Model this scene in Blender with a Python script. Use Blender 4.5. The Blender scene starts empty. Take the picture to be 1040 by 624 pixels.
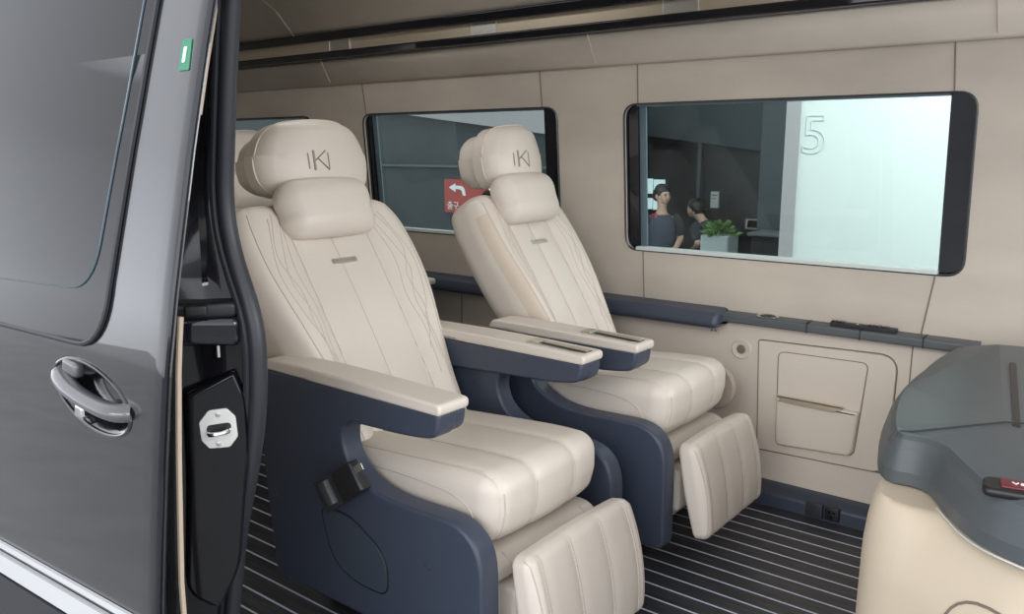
import bpy, bmesh, math, random
from mathutils import Vector, Matrix
from mathutils.bvhtree import BVHTree
random.seed(7)
D=bpy.data; SC=bpy.context.scene; COL=SC.collection
PI=math.pi; R=math.radians

# ---------------------------------------------------------------- materials
def mat(name,col,rough=.5,metal=0,spec=.5,coat=0,coat_r=.03,bump=None,var=None,emit=None,sheen=0):
    m=D.materials.new(name); m.use_nodes=True; nt=m.node_tree; b=nt.nodes['Principled BSDF']
    b.inputs['Base Color'].default_value=(*col,1); b.inputs['Roughness'].default_value=rough
    b.inputs['Metallic'].default_value=metal; b.inputs['Specular IOR Level'].default_value=spec
    b.inputs['Coat Weight'].default_value=coat; b.inputs['Coat Roughness'].default_value=coat_r
    if sheen: b.inputs['Sheen Weight'].default_value=sheen
    tc=nt.nodes.new('ShaderNodeTexCoord')
    if var:
        sc,amt,stretch=var
        mp=nt.nodes.new('ShaderNodeMapping'); mp.inputs['Scale'].default_value=stretch
        nt.links.new(tc.outputs['Object'],mp.inputs['Vector'])
        n=nt.nodes.new('ShaderNodeTexNoise'); n.inputs['Scale'].default_value=sc; n.inputs['Detail'].default_value=6
        nt.links.new(mp.outputs['Vector'],n.inputs['Vector'])
        r=nt.nodes.new('ShaderNodeValToRGB'); r.color_ramp.elements[0].position=.3; r.color_ramp.elements[1].position=.7
        r.color_ramp.elements[0].color=(*[c*(1-amt) for c in col],1); r.color_ramp.elements[1].color=(*[min(1,c*(1+amt)) for c in col],1)
        nt.links.new(n.outputs['Fac'],r.inputs['Fac']); nt.links.new(r.outputs['Color'],b.inputs['Base Color'])
    if bump:
        sc,st=bump
        n=nt.nodes.new('ShaderNodeTexNoise'); n.inputs['Scale'].default_value=sc; n.inputs['Detail'].default_value=4
        nt.links.new(tc.outputs['Object'],n.inputs['Vector'])
        u=nt.nodes.new('ShaderNodeBump'); u.inputs['Strength'].default_value=st; u.inputs['Distance'].default_value=.002
        nt.links.new(n.outputs['Fac'],u.inputs['Height']); nt.links.new(u.outputs['Normal'],b.inputs['Normal'])
    if emit:
        b.inputs['Emission Color'].default_value=(*emit[0],1); b.inputs['Emission Strength'].default_value=emit[1]
    return m
def glassmat(name,tint,refl=.35,base=.03):
    m=D.materials.new(name); m.use_nodes=True; nt=m.node_tree; nt.nodes.clear()
    o=nt.nodes.new('ShaderNodeOutputMaterial'); mx=nt.nodes.new('ShaderNodeMixShader')
    t=nt.nodes.new('ShaderNodeBsdfTransparent'); t.inputs['Color'].default_value=(*tint,1)
    g=nt.nodes.new('ShaderNodeBsdfGlossy'); g.inputs['Roughness'].default_value=.01; g.inputs['Color'].default_value=(.9,.95,1,1)
    lw=nt.nodes.new('ShaderNodeLayerWeight'); lw.inputs['Blend'].default_value=.25
    mm=nt.nodes.new('ShaderNodeMath'); mm.operation='MULTIPLY_ADD'; mm.inputs[1].default_value=refl; mm.inputs[2].default_value=base
    nt.links.new(lw.outputs['Fresnel'],mm.inputs[0]); nt.links.new(mm.outputs[0],mx.inputs[0])
    nt.links.new(t.outputs[0],mx.inputs[1]); nt.links.new(g.outputs[0],mx.inputs[2]); nt.links.new(mx.outputs[0],o.inputs[0])
    return m
M={}
M['leather']=mat('cream_leather',(.69,.625,.55),.42,bump=(450,.12),var=(3,.03,(1,1,1)))
M['leather_dark']=mat('tan_suede_band',(.62,.53,.43),.8,bump=(600,.2))
M['thread']=mat('seam_thread',(.57,.51,.44),.6)
M['piping']=mat('cream_piping',(.70,.62,.53),.5)
M['suede']=mat('beige_suede',(.54,.482,.41),.85,bump=(300,.15),var=(2.5,.10,(1,1,2.5)),sheen=.15)
M['panel']=mat('beige_leatherette',(.70,.625,.54),.5,bump=(500,.1))
M['groove']=mat('dark_groove',(.20,.165,.13),.8)
M['navy']=mat('navy_plastic',(.048,.060,.090),.42,bump=(900,.08))
M['navy_soft']=mat('navy_soft_touch',(.085,.098,.106),.42,bump=(700,.15))
M['black']=mat('black_plastic',(.012,.012,.014),.4)
M['gloss']=mat('black_gloss',(.006,.007,.012),.06,coat=.5)
M['paint']=mat('black_car_paint',(.010,.010,.012),.25,coat=1,coat_r=.02)
M['rubber']=mat('black_rubber',(.028,.030,.037),.45)
M['webbing']=mat('black_webbing',(.03,.03,.033),.35)
M['cover']=mat('navy_cover',(.046,.060,.082),.5)
M['pivot']=mat('pivot_brown',(.40,.335,.285),.6)
M['strip_white']=mat('white_strip',(.62,.63,.64),.3)
M['chrome']=mat('chrome',(.8,.8,.8),.15,1)
M['silver']=mat('satin_silver',(.62,.62,.60),.35,1)
M['gold']=mat('champagne_metal',(.62,.54,.42),.35,.6)
M['logo']=mat('logo_thread',(.33,.285,.235),.6)
M['pillar']=mat('black_pillar_paint',(.006,.006,.008),.12,spec=.35,coat=.25)
M['beige_trim']=mat('beige_edge_trim',(.62,.50,.38),.5)
M['white_metal']=mat('white_zinc',(.72,.72,.68),.4,.3)
M['red']=mat('red_button',(.14,.015,.025),.35)
M['white']=mat('white_print',(.85,.85,.85),.5)
M['green']=mat('green_sticker',(.02,.22,.11),.4)
M['tint']=mat('privacy_glass',(.006,.0065,.0075),.03,spec=.2)
M['glass']=glassmat('window_glass',(.84,.91,.89),.16,.015)
M['frit']=mat('glass_edge_grey',(.10,.15,.18),.2)
M['rim']=mat('window_rim',(.05,.05,.055),.25,spec=.7)
M['sill']=mat('pale_sill',(.62,.68,.65),.35)
def floor_mat():
    m=mat('dark_plank_floor',(.02,.022,.028),.38); nt=m.node_tree; b=nt.nodes['Principled BSDF']
    tc=[n for n in nt.nodes if n.type=='TEX_COORD'][0]
    sp=nt.nodes.new('ShaderNodeSeparateXYZ'); nt.links.new(tc.outputs['Object'],sp.inputs[0])
    def mth(op,a,bv,c=None):
        n=nt.nodes.new('ShaderNodeMath'); n.operation=op
        for i,v in enumerate((a,bv,c)):
            if v is None: continue
            if isinstance(v,(int,float)): n.inputs[i].default_value=v
            else: nt.links.new(v,n.inputs[i])
        return n.outputs[0]
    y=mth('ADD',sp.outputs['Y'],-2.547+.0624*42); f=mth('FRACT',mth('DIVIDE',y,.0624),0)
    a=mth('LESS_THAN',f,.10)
    mp=nt.nodes.new('ShaderNodeMapping'); mp.inputs['Scale'].default_value=(2,60,1); nt.links.new(tc.outputs['Object'],mp.inputs['Vector'])
    n=nt.nodes.new('ShaderNodeTexNoise'); n.inputs['Scale'].default_value=3; n.inputs['Detail'].default_value=8; nt.links.new(mp.outputs[0],n.inputs['Vector'])
    r=nt.nodes.new('ShaderNodeValToRGB'); r.color_ramp.elements[0].position=.3; r.color_ramp.elements[1].position=.75
    r.color_ramp.elements[0].color=(.013,.014,.018,1); r.color_ramp.elements[1].color=(.075,.080,.090,1); nt.links.new(n.outputs['Fac'],r.inputs['Fac'])
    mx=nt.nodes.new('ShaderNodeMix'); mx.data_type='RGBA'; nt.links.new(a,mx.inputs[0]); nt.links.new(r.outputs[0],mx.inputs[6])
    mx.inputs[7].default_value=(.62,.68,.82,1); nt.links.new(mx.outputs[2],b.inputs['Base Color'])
    return m
M['floor']=floor_mat()

# ---------------------------------------------------------------- mesh helpers
def smooth(me,ang=40):
    me.polygons.foreach_set('use_smooth',[True]*len(me.polygons)); me.set_sharp_from_angle(angle=R(ang)); me.update()
def obj(name,bm,m=None,parent=None,local=False,kind=None,ang=40):
    if isinstance(bm,bpy.types.Mesh): me=bm
    else:
        me=D.meshes.new(name); bmesh.ops.recalc_face_normals(bm,faces=bm.faces); bm.to_mesh(me); bm.free()
    if m is not None:
        for x in (m if isinstance(m,(list,tuple)) else [m]): me.materials.append(x)
    smooth(me,ang)
    o=D.objects.new(name,me); COL.objects.link(o)
    if parent is not None:
        o.parent=parent
        if not local:
            rt=parent
            while rt.parent: rt=rt.parent
            me.transform(Matrix.Translation(-rt.location))
    if kind: o['kind']=kind
    if any(len(p.vertices)>10 for p in me.polygons):
        wn=o.modifiers.new('wn','WEIGHTED_NORMAL'); wn.weight=100; wn.keep_sharp=True
    return o
def tag(o,label,cat,group=None,kind=None):
    o['label']=label; o['category']=cat
    if group: o['group']=group
    if kind: o['kind']=kind
    return o
def thing(name,loc,label,cat,group=None):
    o=D.objects.new(name,None); COL.objects.link(o); o.location=loc; o.empty_display_size=.1
    return tag(o,label,cat,group)
def axis(h,r,k,m):
    c=h-r; a=[c+r*math.tan(R(45)*i/k) for i in range(k+1)]
    lo=[-v for v in reversed(a)]
    mid=[-c+2*c*i/m for i in range(1,m)] if c>1e-6 else []
    return lo+mid+(a if c>1e-6 else a[1:])
def rbox(bm,half,rad,seg=(4,4,4),k=4,f=None,mi=None):
    """rounded box; rad scalar or per axis; f deforms each point"""
    if not isinstance(rad,(list,tuple)): rad=(rad,)*3
    ax=[axis(half[i],min(rad[i],half[i]*.999),k,seg[i]) for i in range(3)]
    rad=[min(rad[i],half[i]*.999) for i in range(3)]
    cache={}
    def V(p):
        d=[];c=[]
        for i in range(3):
            ci=max(-(half[i]-rad[i]),min(half[i]-rad[i],p[i])); c.append(ci); d.append((p[i]-ci)/rad[i])
        L=math.sqrt(sum(x*x for x in d)) or 1
        q=tuple(c[i]+d[i]/L*rad[i] for i in range(3))
        key=tuple(round(x,6) for x in p)
        if key not in cache:
            cache[key]=bm.verts.new(f(*q) if f else q); 
        return cache[key]
    for i in range(3):
        j,l=(i+1)%3,(i+2)%3
        for s in (-1,1):
            for a in range(len(ax[j])-1):
                for b in range(len(ax[l])-1):
                    q=[]
                    for (da,db) in ((0,0),(1,0),(1,1),(0,1)):
                        p=[0,0,0]; p[i]=s*half[i]; p[j]=ax[j][a+da]; p[l]=ax[l][b+db]; q.append(V(p))
                    if s<0: q.reverse()
                    try:
                        fc=bm.faces.new(q)
                        if mi: fc.material_index=mi(fc.calc_center_median())
                    except ValueError: pass
    return bm
def box(bm,a,b):
    vs=[bm.verts.new((x,y,z)) for x in (a[0],b[0]) for y in (a[1],b[1]) for z in (a[2],b[2])]
    for q in ((0,1,3,2),(4,6,7,5),(0,4,5,1),(2,3,7,6),(0,2,6,4),(1,5,7,3)): bm.faces.new([vs[i] for i in q])
    return bm
def NB(): return bmesh.new()
def rpoly(pts,n=6):
    """2D polygon with (x,y,r) corners rounded"""
    out=[];N=len(pts)
    for i in range(N):
        p=pts[i];r=p[2] if len(p)>2 else 0
        P=Vector(p[:2]);A=Vector(pts[i-1][:2]);B=Vector(pts[(i+1)%N][:2])
        if r<=0: out.append(P); continue
        da=(A-P);db=(B-P); r1=min(r,da.length*.49);r2=min(r,db.length*.49)
        a=P+da.normalized()*r1;b=P+db.normalized()*r2
        for t in range(n+1):
            t/=n; out.append(a*(1-t)**2+P*2*t*(1-t)+b*t*t)
    res=[]
    for v in out:
        if not res or (v-res[-1]).length>1e-5: res.append(v)
    if (res[0]-res[-1]).length<1e-5: res.pop()
    ar=sum(res[i-1].x*res[i].y-res[i].x*res[i-1].y for i in range(len(res)))
    if ar<0: res.reverse()
    return res
def inset(poly,e):
    N=len(poly);o=[]
    for i in range(N):
        a=(poly[i]-poly[i-1]).normalized();b=(poly[(i+1)%N]-poly[i]).normalized()
        na=Vector((-a.y,a.x));nb=Vector((-b.y,b.x));n=(na+nb)
        n=n.normalized() if n.length>1e-6 else na
        c=max(.5,n.dot(na)); o.append(poly[i]+n*(e/c))
    return o
def prism(bm,poly,d0,d1,M3,bev=0,k=3,bev0=None):
    """extrude 2D poly between depths; M3(u,v,d)->xyz ; bevel both caps"""
    if bev0 is None: bev0=bev
    rings=[]
    if bev0>0:
        for i in range(k+1):
            a=PI/2*i/k; rings.append((d0+bev0*(1-math.cos(a)),bev0*(1-math.sin(a))))
    else: rings.append((d0,0))
    if bev>0:
        for i in range(k+1):
            a=PI/2*i/k; rings.append((d1-bev*(1-math.sin(a)),bev*(1-math.cos(a))))
    else: rings.append((d1,0))
    vs=[]
    for d,e in rings:
        pl=inset(poly,e) if e>1e-7 else poly
        vs.append([bm.verts.new(M3(p.x,p.y,d)) for p in pl])
    N=len(poly)
    for a,b in zip(vs,vs[1:]):
        for i in range(N): bm.faces.new((a[i-1],a[i],b[i],b[i-1]))
    bm.faces.new(list(reversed(vs[0]))); bm.faces.new(vs[-1])
    return bm
XZ=lambda u,v,d:(u,d,v)      # extrude along Y
XY=lambda u,v,d:(u,v,d)      # extrude along Z
YZ=lambda u,v,d:(d,u,v)      # extrude along X
def tube(bm,pts,r,n=6,closed=False,flat=None):
    pts=[Vector(p) for p in pts]; N=len(pts); rings=[]; up=Vector((0,0,1)); prev=None
    for i,p in enumerate(pts):
        a=pts[i-1] if (i>0 or closed) else p; b=pts[(i+1)%N] if (i<N-1 or closed) else p
        t=(b-a).normalized()
        if prev is None:
            s=t.cross(up); s=s if s.length>.1 else t.cross(Vector((1,0,0))); s.normalize()
        else:
            s=prev-t*prev.dot(t); s.normalize()
        prev=s; w=t.cross(s); rr=r[i] if isinstance(r,(list,tuple)) else r
        rings.append([bm.verts.new(p+(s*math.cos(2*PI*j/n)+w*math.sin(2*PI*j/n)*(flat or 1))*rr) for j in range(n)])
    for i in range(N if closed else N-1):
        A,B=rings[i],rings[(i+1)%N]
        for j in range(n): bm.faces.new((A[j-1],A[j],B[j],B[j-1]))
    if not closed: bm.faces.new(list(reversed(rings[0]))); bm.faces.new(rings[-1])
    return bm
def disc(bm,c,nrm,prof,n=24):
    """lathe: prof list of (radius,height along nrm)"""
    nrm=Vector(nrm).normalized(); a=nrm.orthogonal().normalized(); b=nrm.cross(a); c=Vector(c); rs=[]
    for r,h in prof:
        if r<1e-6: rs.append([bm.verts.new(c+nrm*h)])
        else: rs.append([bm.verts.new(c+nrm*h+(a*math.cos(2*PI*j/n)+b*math.sin(2*PI*j/n))*r) for j in range(n)])
    for A,B in zip(rs,rs[1:]):
        for j in range(n):
            q=[A[j-1] if len(A)>1 else A[0],A[j] if len(A)>1 else None,B[j] if len(B)>1 else B[0],B[j-1] if len(B)>1 else None]
            q=[x for x in q if x is not None]
            if len(q)>2: bm.faces.new(q)
    if len(rs[0])>1: bm.faces.new(list(reversed(rs[0])))
    if len(rs[-1])>1: bm.faces.new(rs[-1])
    return bm
def catmull(pts,n=6):
    P=[Vector(p) for p in pts]; out=[]
    for i in range(len(P)-1):
        p0=P[i-1] if i else P[0]*2-P[1]; p1=P[i];p2=P[i+1];p3=P[i+2] if i+2<len(P) else P[i+1]*2-P[i]
        for t in range(n):
            t/=n; out.append(.5*((2*p1)+(p2-p0)*t+(2*p0-5*p1+4*p2-p3)*t*t+(3*p1-p0-3*p2+p3)*t**3))
    out.append(P[-1]); return out
def text_mesh(s,size,outline=0,depth=.002):
    c=D.curves.new('lettering','FONT'); c.body=s; c.size=size; c.align_x='CENTER'; c.align_y='CENTER'
    if outline: c.fill_mode='NONE'; c.bevel_depth=outline
    else: c.extrude=depth
    o=D.objects.new('lettering',c); COL.objects.link(o); dg=bpy.context.evaluated_depsgraph_get(); dg.update()
    me=D.meshes.new_from_object(o.evaluated_get(dg)); D.objects.remove(o); D.curves.remove(c)
    return me
def frame(o,x,y):
    """matrix from origin and two axes"""
    x=Vector(x).normalized(); y=Vector(y); y=(y-x*x.dot(y)).normalized(); z=x.cross(y)
    m=Matrix((x,y,z)).transposed().to_4x4(); m.translation=Vector(o); return m

# ---------------------------------------------------------------- setting
CAMZ=1.15; GZ=-.70
WY=lambda z:2.462-(z-.81)*.05     # the leaning upper side wall
def wl(u,v,d): return (u,WY(v)+d,v)

bm=NB(); box(bm,(-4.05,.78,-.05),(.45,2.64,0)); obj('floor',bm,M['floor'],kind='structure')
# upper side wall with window openings
WIN=[(-1.292,-.236),(-2.585,-1.566),(-3.72,-2.93)]
WZ0,WZ1=.800,1.302
def rrect(a,b,c,d,r): return rpoly([(a,c,r),(b,c,r),(b,d,r),(a,d,r)])
def plate_with_holes(outer,holes,M3,d0,d1):
    c=D.curves.new('plate','CURVE'); c.dimensions='2D'; c.fill_mode='BOTH'; c.extrude=(d1-d0)/2
    for pl in [outer]+holes:
        s=c.splines.new('POLY'); s.points.add(len(pl)-1); s.use_cyclic_u=True
        for i,p in enumerate(pl): s.points[i].co=(p.x,p.y,0,1)
    o=D.objects.new('plate',c); COL.objects.link(o); dg=bpy.context.evaluated_depsgraph_get(); dg.update()
    me=D.meshes.new_from_object(o.evaluated_get(dg)); D.objects.remove(o); D.curves.remove(c)
    for v in me.vertices: v.co=M3(v.co.x,v.co.y,(d0+d1)/2+v.co.z)
    me.materials.clear(); return me
outer=rpoly([(-3.75,.58),(.62,.58),(.62,1.440),(-3.75,1.440)])
me=plate_with_holes(outer,[rrect(a,b,WZ0,WZ1,.05) for a,b in WIN],wl,0,.03)
wall=obj('wall_left',me,M['suede'],kind='structure',ang=30)
bm=NB(); 
def seamline(bm,pts,w=.0022): tube(bm,pts,w,6)
for x0,z0,x1,z1 in ((-1.238,1.302,-1.238,1.437),(-.293,1.302,-.30,1.437),(-1.225,.80,-1.222,.62),(-.305,.80,-.33,.62),(-2.56,1.302,-2.57,1.437),(-1.63,1.302,-1.635,1.437),(-2.53,.80,-2.53,.62)):
    seamline(bm,[wl(x0,z0,-.0005),wl(x1,z1,-.0005)])
seamline(bm,[wl(-3.75,1.438,-.001),wl(.62,1.438,-.001)],.0035)
obj('panel_seam',bm,M['groove'],wall)
# windows
def window(n,a,b,gl,gr):
    """a,b outer opening ; gl,gr glass limits"""
    root=D.objects.new('window_%d'%n,None); COL.objects.link(root); root['kind']='structure'
    fr=plate_with_holes(rrect(a,b,WZ0,WZ1,.05),[rpoly([(gl,WZ0+.012),(gr,WZ0+.012),(gr,WZ1-.006),(gl,WZ1-.006)])],wl,.012,.035)
    obj('window_frame',fr,M['gloss'],root)
    rim=[wl(p.x,p.y,-.001) for p in rrect(a,b,WZ0,WZ1,.05)]
    bm=NB(); tube(bm,[p for p in rim],.0035,6,closed=True); obj('rim_trim',bm,M['rim'],root)
    bm=NB(); prism(bm,rpoly([(gl,WZ0+.01),(gr,WZ0+.01),(gr,WZ1-.004),(gl,WZ1-.004)]),.030,.034,wl); obj('pane',bm,M['glass'],root)
    bm=NB(); prism(bm,rpoly([(gl,WZ0+.012),(gl+.026,WZ0+.012),(gl+.026,WZ1-.006),(gl,WZ1-.006)]),.020,.028,wl,.002); obj('blind_rail',bm,M['frit'],root)
    bm=NB(); prism(bm,rpoly([(gl-.006,WZ0-.002,.004),(gr+.002,WZ0-.002,.004),(gr+.002,WZ0+.013,.004),(gl-.006,WZ0+.013,.004)]),-.004,.03,wl,.002); obj('window_sill',bm,M['sill'],root)
    bm=NB(); prism(bm,rpoly([(gl,WZ1-.008),(gr,WZ1-.008),(gr,WZ1-.001),(gl,WZ1-.001)]),.004,.03,wl,.002); obj('blind_cassette',bm,M['frit'],root)
    return root
window(1,*WIN[0],-1.246,-.302); window(2,*WIN[1],-2.548,-1.632); window(3,*WIN[2],-3.68,-2.99)
# slim bright pillar trim beside window 2, right rim
# lower side wall
bm=NB(); prism(bm,rpoly([(-3.75,0),(.62,0),(.62,.60),(-3.75,.60)]),2.47,2.50,XZ); low=obj('wall_left_lower',bm,M['panel'],kind='structure')
bm=NB(); seamline(bm,[(-.77,2.4695,.163),(-.2,2.4695,.178)],.002); seamline(bm,[(-.335,2.4695,.62),(-.337,2.4695,.17)],.0018)
seamline(bm,[(-2.06,2.4695,.56),(-2.06,2.4695,.2)],.0018); seamline(bm,[(-2.06,2.4695,.56),(-1.7,2.4695,.56)],.0018)
obj('panel_seam',bm,M['groove'],low)
# baseboard
bm=NB(); prism(bm,rpoly([(2.395,0,.0),(2.395,.045,.012),(2.43,.062,.01),(2.475,.066),(2.475,0)]),-3.75,.62,YZ); obj('baseboard_left',bm,M['navy'],kind='structure')
# overhead profile
def sweep(name,prof,m,x0=-3.75,x1=.62,parent=None,kind='structure',smoothang=40):
    bm=NB(); a=[bm.verts.new((x0,y,z)) for y,z in prof]; b=[bm.verts.new((x1,y,z)) for y,z in prof]
    for i in range(len(prof)-1): bm.faces.new((a[i],a[i+1],b[i+1],b[i]))
    o=obj(name,bm,m,parent,kind=kind if parent is None else None,ang=smoothang)
    s=o.modifiers.new('thick','SOLIDIFY'); s.thickness=.02; s.offset=0
    return o
p2=[(2.418,1.439),(2.405,1.447),(2.375,1.485),(2.345,1.53)]
ov=sweep('trim_1',[(y+.01,z) for y,z in p2],M['suede'])
bm=NB()
for x0,x1 in ((-2.75,-2.72),(-1.385,-1.375),(-.2,-.2)):
    seamline(bm,[(x0+(x1-x0)*i/3,p2[i][0]-.002,p2[i][1]) for i in range(4)],.0025)
obj('panel_seam',bm,M['piping'],ov)
bm=NB(); prism(bm,rpoly([(2.315,1.532,.006),(2.315,1.562,.006),(2.40,1.562),(2.40,1.532)]),-3.75,.62,YZ); obj('trim_2',bm,M['gloss'],kind='structure')
bm=NB(); prism(bm,rpoly([(2.328,1.562),(2.328,1.602),(2.40,1.602),(2.40,1.562)]),-3.75,.62,YZ); gs=obj('trim_3',bm,M['gold'],kind='structure')
bm=NB()
for xa,xb in ((-2.638,-2.516),(-1.859,-1.745),(-1.092,-.976),(-.3,-.18)):
    prism(bm,rpoly([(2.3255,1.564),(2.3255,1.60),(2.34,1.60),(2.34,1.564)]),xa,xb,YZ)
    for x in (xa,xb): box(bm,(x-.002,2.3235,1.562),(x+.002,2.34,1.602))
obj('joint_cover',bm,M['silver'],gs)
bm=NB(); prism(bm,rpoly([(2.300,1.602,.006),(2.300,1.638,.006),(2.40,1.638),(2.40,1.602)]),-3.75,.62,YZ); obj('trim_4',bm,M['gloss'],kind='structure')
pc=[(2.335,1.638),(2.32,1.66),(2.25,1.74),(2.15,1.80),(2.0,1.835),(1.6,1.85),(1.2,1.845),(.95,1.82),(.82,1.74)]
ce=sweep('ceiling',pc,M['suede'])
bm=NB()
for x in (-2.86,-1.4): seamline(bm,[(x,y-.011,z-.003) for y,z in pc[:5]],.0025)
obj('panel_seam',bm,M['piping'],ce)
# rear wall and the door-side body wall behind the pillar
bm=NB(); box(bm,(-3.78,.70,0),(-3.75,2.50,1.86)); obj('wall_rear',bm,M['suede'],kind='structure')
bm=NB(); prism(bm,rpoly([(-3.9,-.2),(-1.45,-.2),(-1.40,.3),(-1.34,.5),(-1.30,.7),(-1.32,.9),(-1.36,1.1),(-1.33,1.3),(-1.28,1.5),(-1.2,1.8),(-3.9,1.8)]),.85,.88,XZ); obj('wall_right',bm,M['suede'],kind='structure')

# survey fit: true lengths along the van and depth of the wall groups
def refit(objs,dx,sx=1.0273,sy=1.0506,dy=0,lean=0):
    for o in objs:
        if o.type!='MESH': continue
        for v in o.data.vertices:
            c=v.co; v.co=(c.x*sx+dx,c.y*sy+dy-lean*(c.z-1.15),c.z)
        o.data.update()
def kids(o): return [o]+[k for c in o.children for k in kids(c)]
def since(n): return [o for o in COL.objects if o.name not in n]
UP=since(set())
UP=[o for o in UP if o.name.split('.')[0] not in ('floor','wall_right')]
LOWN=('wall_left_lower','baseboard_left')
lowset=[k for o in UP if o.name in LOWN for k in kids(o)]
refit([o for o in UP if o not in lowset],-.201,lean=.0267)
refit(kids(low),-.215,dy=.0155); refit([o for o in UP if o.name=='baseboard_left'],-.22,dy=.031)

# ---------------------------------------------------------------- camera
cam=D.cameras.new('camera'); co=D.objects.new('camera',cam); COL.objects.link(co); SC.camera=co
cam.sensor_fit='HORIZONTAL'; cam.sensor_width=36; cam.lens=36*850/1040; cam.clip_start=.05; cam.clip_end=200
co.location=(0,0,CAMZ); co.rotation_euler=(R(90-10.66),0,R(38.28))

# ---------------------------------------------------------------- sliding door (slid back along the body side)
def interp(tab,z):
    if z<=tab[0][0]: return tab[0][1]
    for (a,b),(c,d) in zip(tab,tab[1:]):
        if z<=c:
            t=(z-a)/(c-a); return b+(d-b)*t
    return tab[-1][1]
DY=[(-.5,.62),(-.2,.598),(.1,.584),(.3,.582),(.446,.588),(.577,.602),(.685,.614),(.819,.631),(.936,.652),(1.038,.673),(1.153,.697),(1.282,.727),(1.369,.749),(1.6,.81)]
def dp(x,z,d=0): return (x,interp(DY,z)+d,z)
door=thing('sliding_door',(-1.7,.60,-.5),'glossy black sliding van door slid back at the left, with dark tinted window and pull handle','car door')
xs=[-2.75]+[-2.6+.05*i for i in range(21)]+[-1.560+.006*i for i in range(56)]+[-1.215,-1.19,-1.172,-1.160]
zs=[-.5+.03*i for i in range(38)]+[.655+.006*i for i in range(30)]+[.85+.03*i for i in range(26)]
HC=(-1.388,.745)
def hz(a): return (.133*math.cos(a),.050*math.sin(a)-.018*math.cos(a))
def hrad(x,z):
    du=(x-HC[0])/.133; dv=(z-HC[1]+.018*du)/.050; return math.sqrt(du*du+dv*dv)
bm=NB()
def skin(x,z):
    e=max(0,(x+1.178)/.018); r=hrad(x,z); c=0
    if r<1: t=min(1,(1-r)/.45); c=.040*t*t*(3-2*t)
    return dp(x,z,.010*e*e+c)
g=[[bm.verts.new(skin(x,z)) for z in zs] for x in xs]
gi=[[bm.verts.new(dp(x,z,.045-.025*max(0,min(1,(z-.9)/.2)))) for z in zs] for x in (-1.215,-2.75)]
for a in range(len(xs)-1):
    for b in range(len(zs)-1): bm.faces.new((g[a][b],g[a+1][b],g[a+1][b+1],g[a][b+1]))
for b in range(len(zs)-1):
    bm.faces.new((g[-1][b],gi[0][b],gi[0][b+1],g[-1][b+1])); bm.faces.new((gi[0][b],gi[1][b],gi[1][b+1],gi[0][b+1])); bm.faces.new((gi[1][b],g[0][b],g[0][b+1],gi[1][b+1]))
bm.faces.ensure_lookup_table(); dsk=obj('door_skin',bm,[M['paint'],M['black']],door)
for p in dsk.data.polygons:
    c=p.center+door.location
    if c.x>-1.225 and c.y-interp(DY,c.z)>.012: p.material_index=1
# raised flange line along the leading edge
bm=NB(); tube(bm,[dp(-1.166,z,.004) for z in zs],.005,8); obj('edge_flange',bm,M['gloss'],door)
bm=NB(); tube(bm,[dp(-1.200,z,.016) for z in zs],.005,8); obj('edge_rubber',bm,M['rubber'],door)
def dwl(u,v,d): return dp(u,v,d)
wo=rpoly([(-1.308,1.50),(-1.315,1.25,.1),(-1.352,.828,.09),(-2.66,.80,.1),(-2.66,1.50,.05)],8)
def densify(pl,m=.04):
    o=[]
    for i,p in enumerate(pl):
        a=pl[i-1]; k=max(1,int((p-a).length/m))
        for j in range(1,k+1): o.append(a+(p-a)*(j/k))
    return o
def door_patch(poly,d,name,m,parent):
    bm=NB(); 
    f=bm.faces.new([bm.verts.new((p.x,0,p.y)) for p in poly]); bmesh.ops.triangulate(bm,faces=[f])
    for z in zs: 
        gm=bm.verts[:]+bm.edges[:]+bm.faces[:]
        bmesh.ops.bisect_plane(bm,geom=gm,plane_co=(0,0,z),plane_no=(0,0,1))
    top=bm.faces[:]
    ex=bmesh.ops.extrude_face_region(bm,geom=top); nv={v for v in ex['geom'] if isinstance(v,bmesh.types.BMVert)}
    for v in bm.verts: 
        dd=d[1] if v in nv else d[0]; v.co=dp(v.co.x,v.co.z,dd)
    return obj(name,bm,m,parent)
door_patch(wo,(-.001,-.0045),'window_glass',M['tint'],door)
bm=NB(); tube(bm,[dp(p.x,p.y,-.003) for p in densify(wo)],.0045,6,closed=True); obj('window_seal',bm,M['rubber'],door)
wi=rpoly([(-1.345,1.50),(-1.352,1.25,.1),(-1.395,.920,.08),(-2.60,.875,.1),(-2.60,1.50,.05)],8)
bm=NB(); tube(bm,[dp(p.x,p.y,-.0052) for p in densify(wi)],.0022,6,closed=True,flat=.5); obj('window_border_line',bm,M['frit'],door)
# handle : recessed cup and grab bar
bm=NB(); tube(bm,[dp(HC[0]+hz(2*PI*j/48)[0]*1.0,HC[1]+hz(2*PI*j/48)[1]*1.0,0) for j in range(48)],.0035,8,closed=True); obj('handle_cup_rim',bm,M['paint'],door)
bm=NB()
hp=catmull([dp(-1.500,.764,.006),dp(-1.475,.760,-.006),dp(-1.42,.752,-.016),dp(-1.34,.744,-.018),dp(-1.285,.740,-.012),dp(-1.266,.739,.008)],6)
n=len(hp); tube(bm,hp,[.021-.004*math.sin(PI*i/(n-1)) for i in range(n)],14,flat=.75)
M['handle']=mat('grey_painted_handle',(.10,.10,.105),.3,coat=.8)
hb=obj('door_handle',bm,M['handle'],door)
bm=NB(); rbox(bm,(.026,.010,.014),.008,(3,2,3),3,lambda x,y,z:tuple(Vector(dp(-1.462+x,.781+z-.1*x,.004))+Vector((0,y,0)))); obj('handle_base',bm,M['handle'],hb)
bm=NB(); rbox(bm,(.014,.008,.012),.006,(3,2,3),3,lambda x,y,z:tuple(Vector(dp(-1.425+x,.712+z,.004))+Vector((0,y,0)))); obj('lock_cover',bm,M['chrome'],hb)
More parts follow.
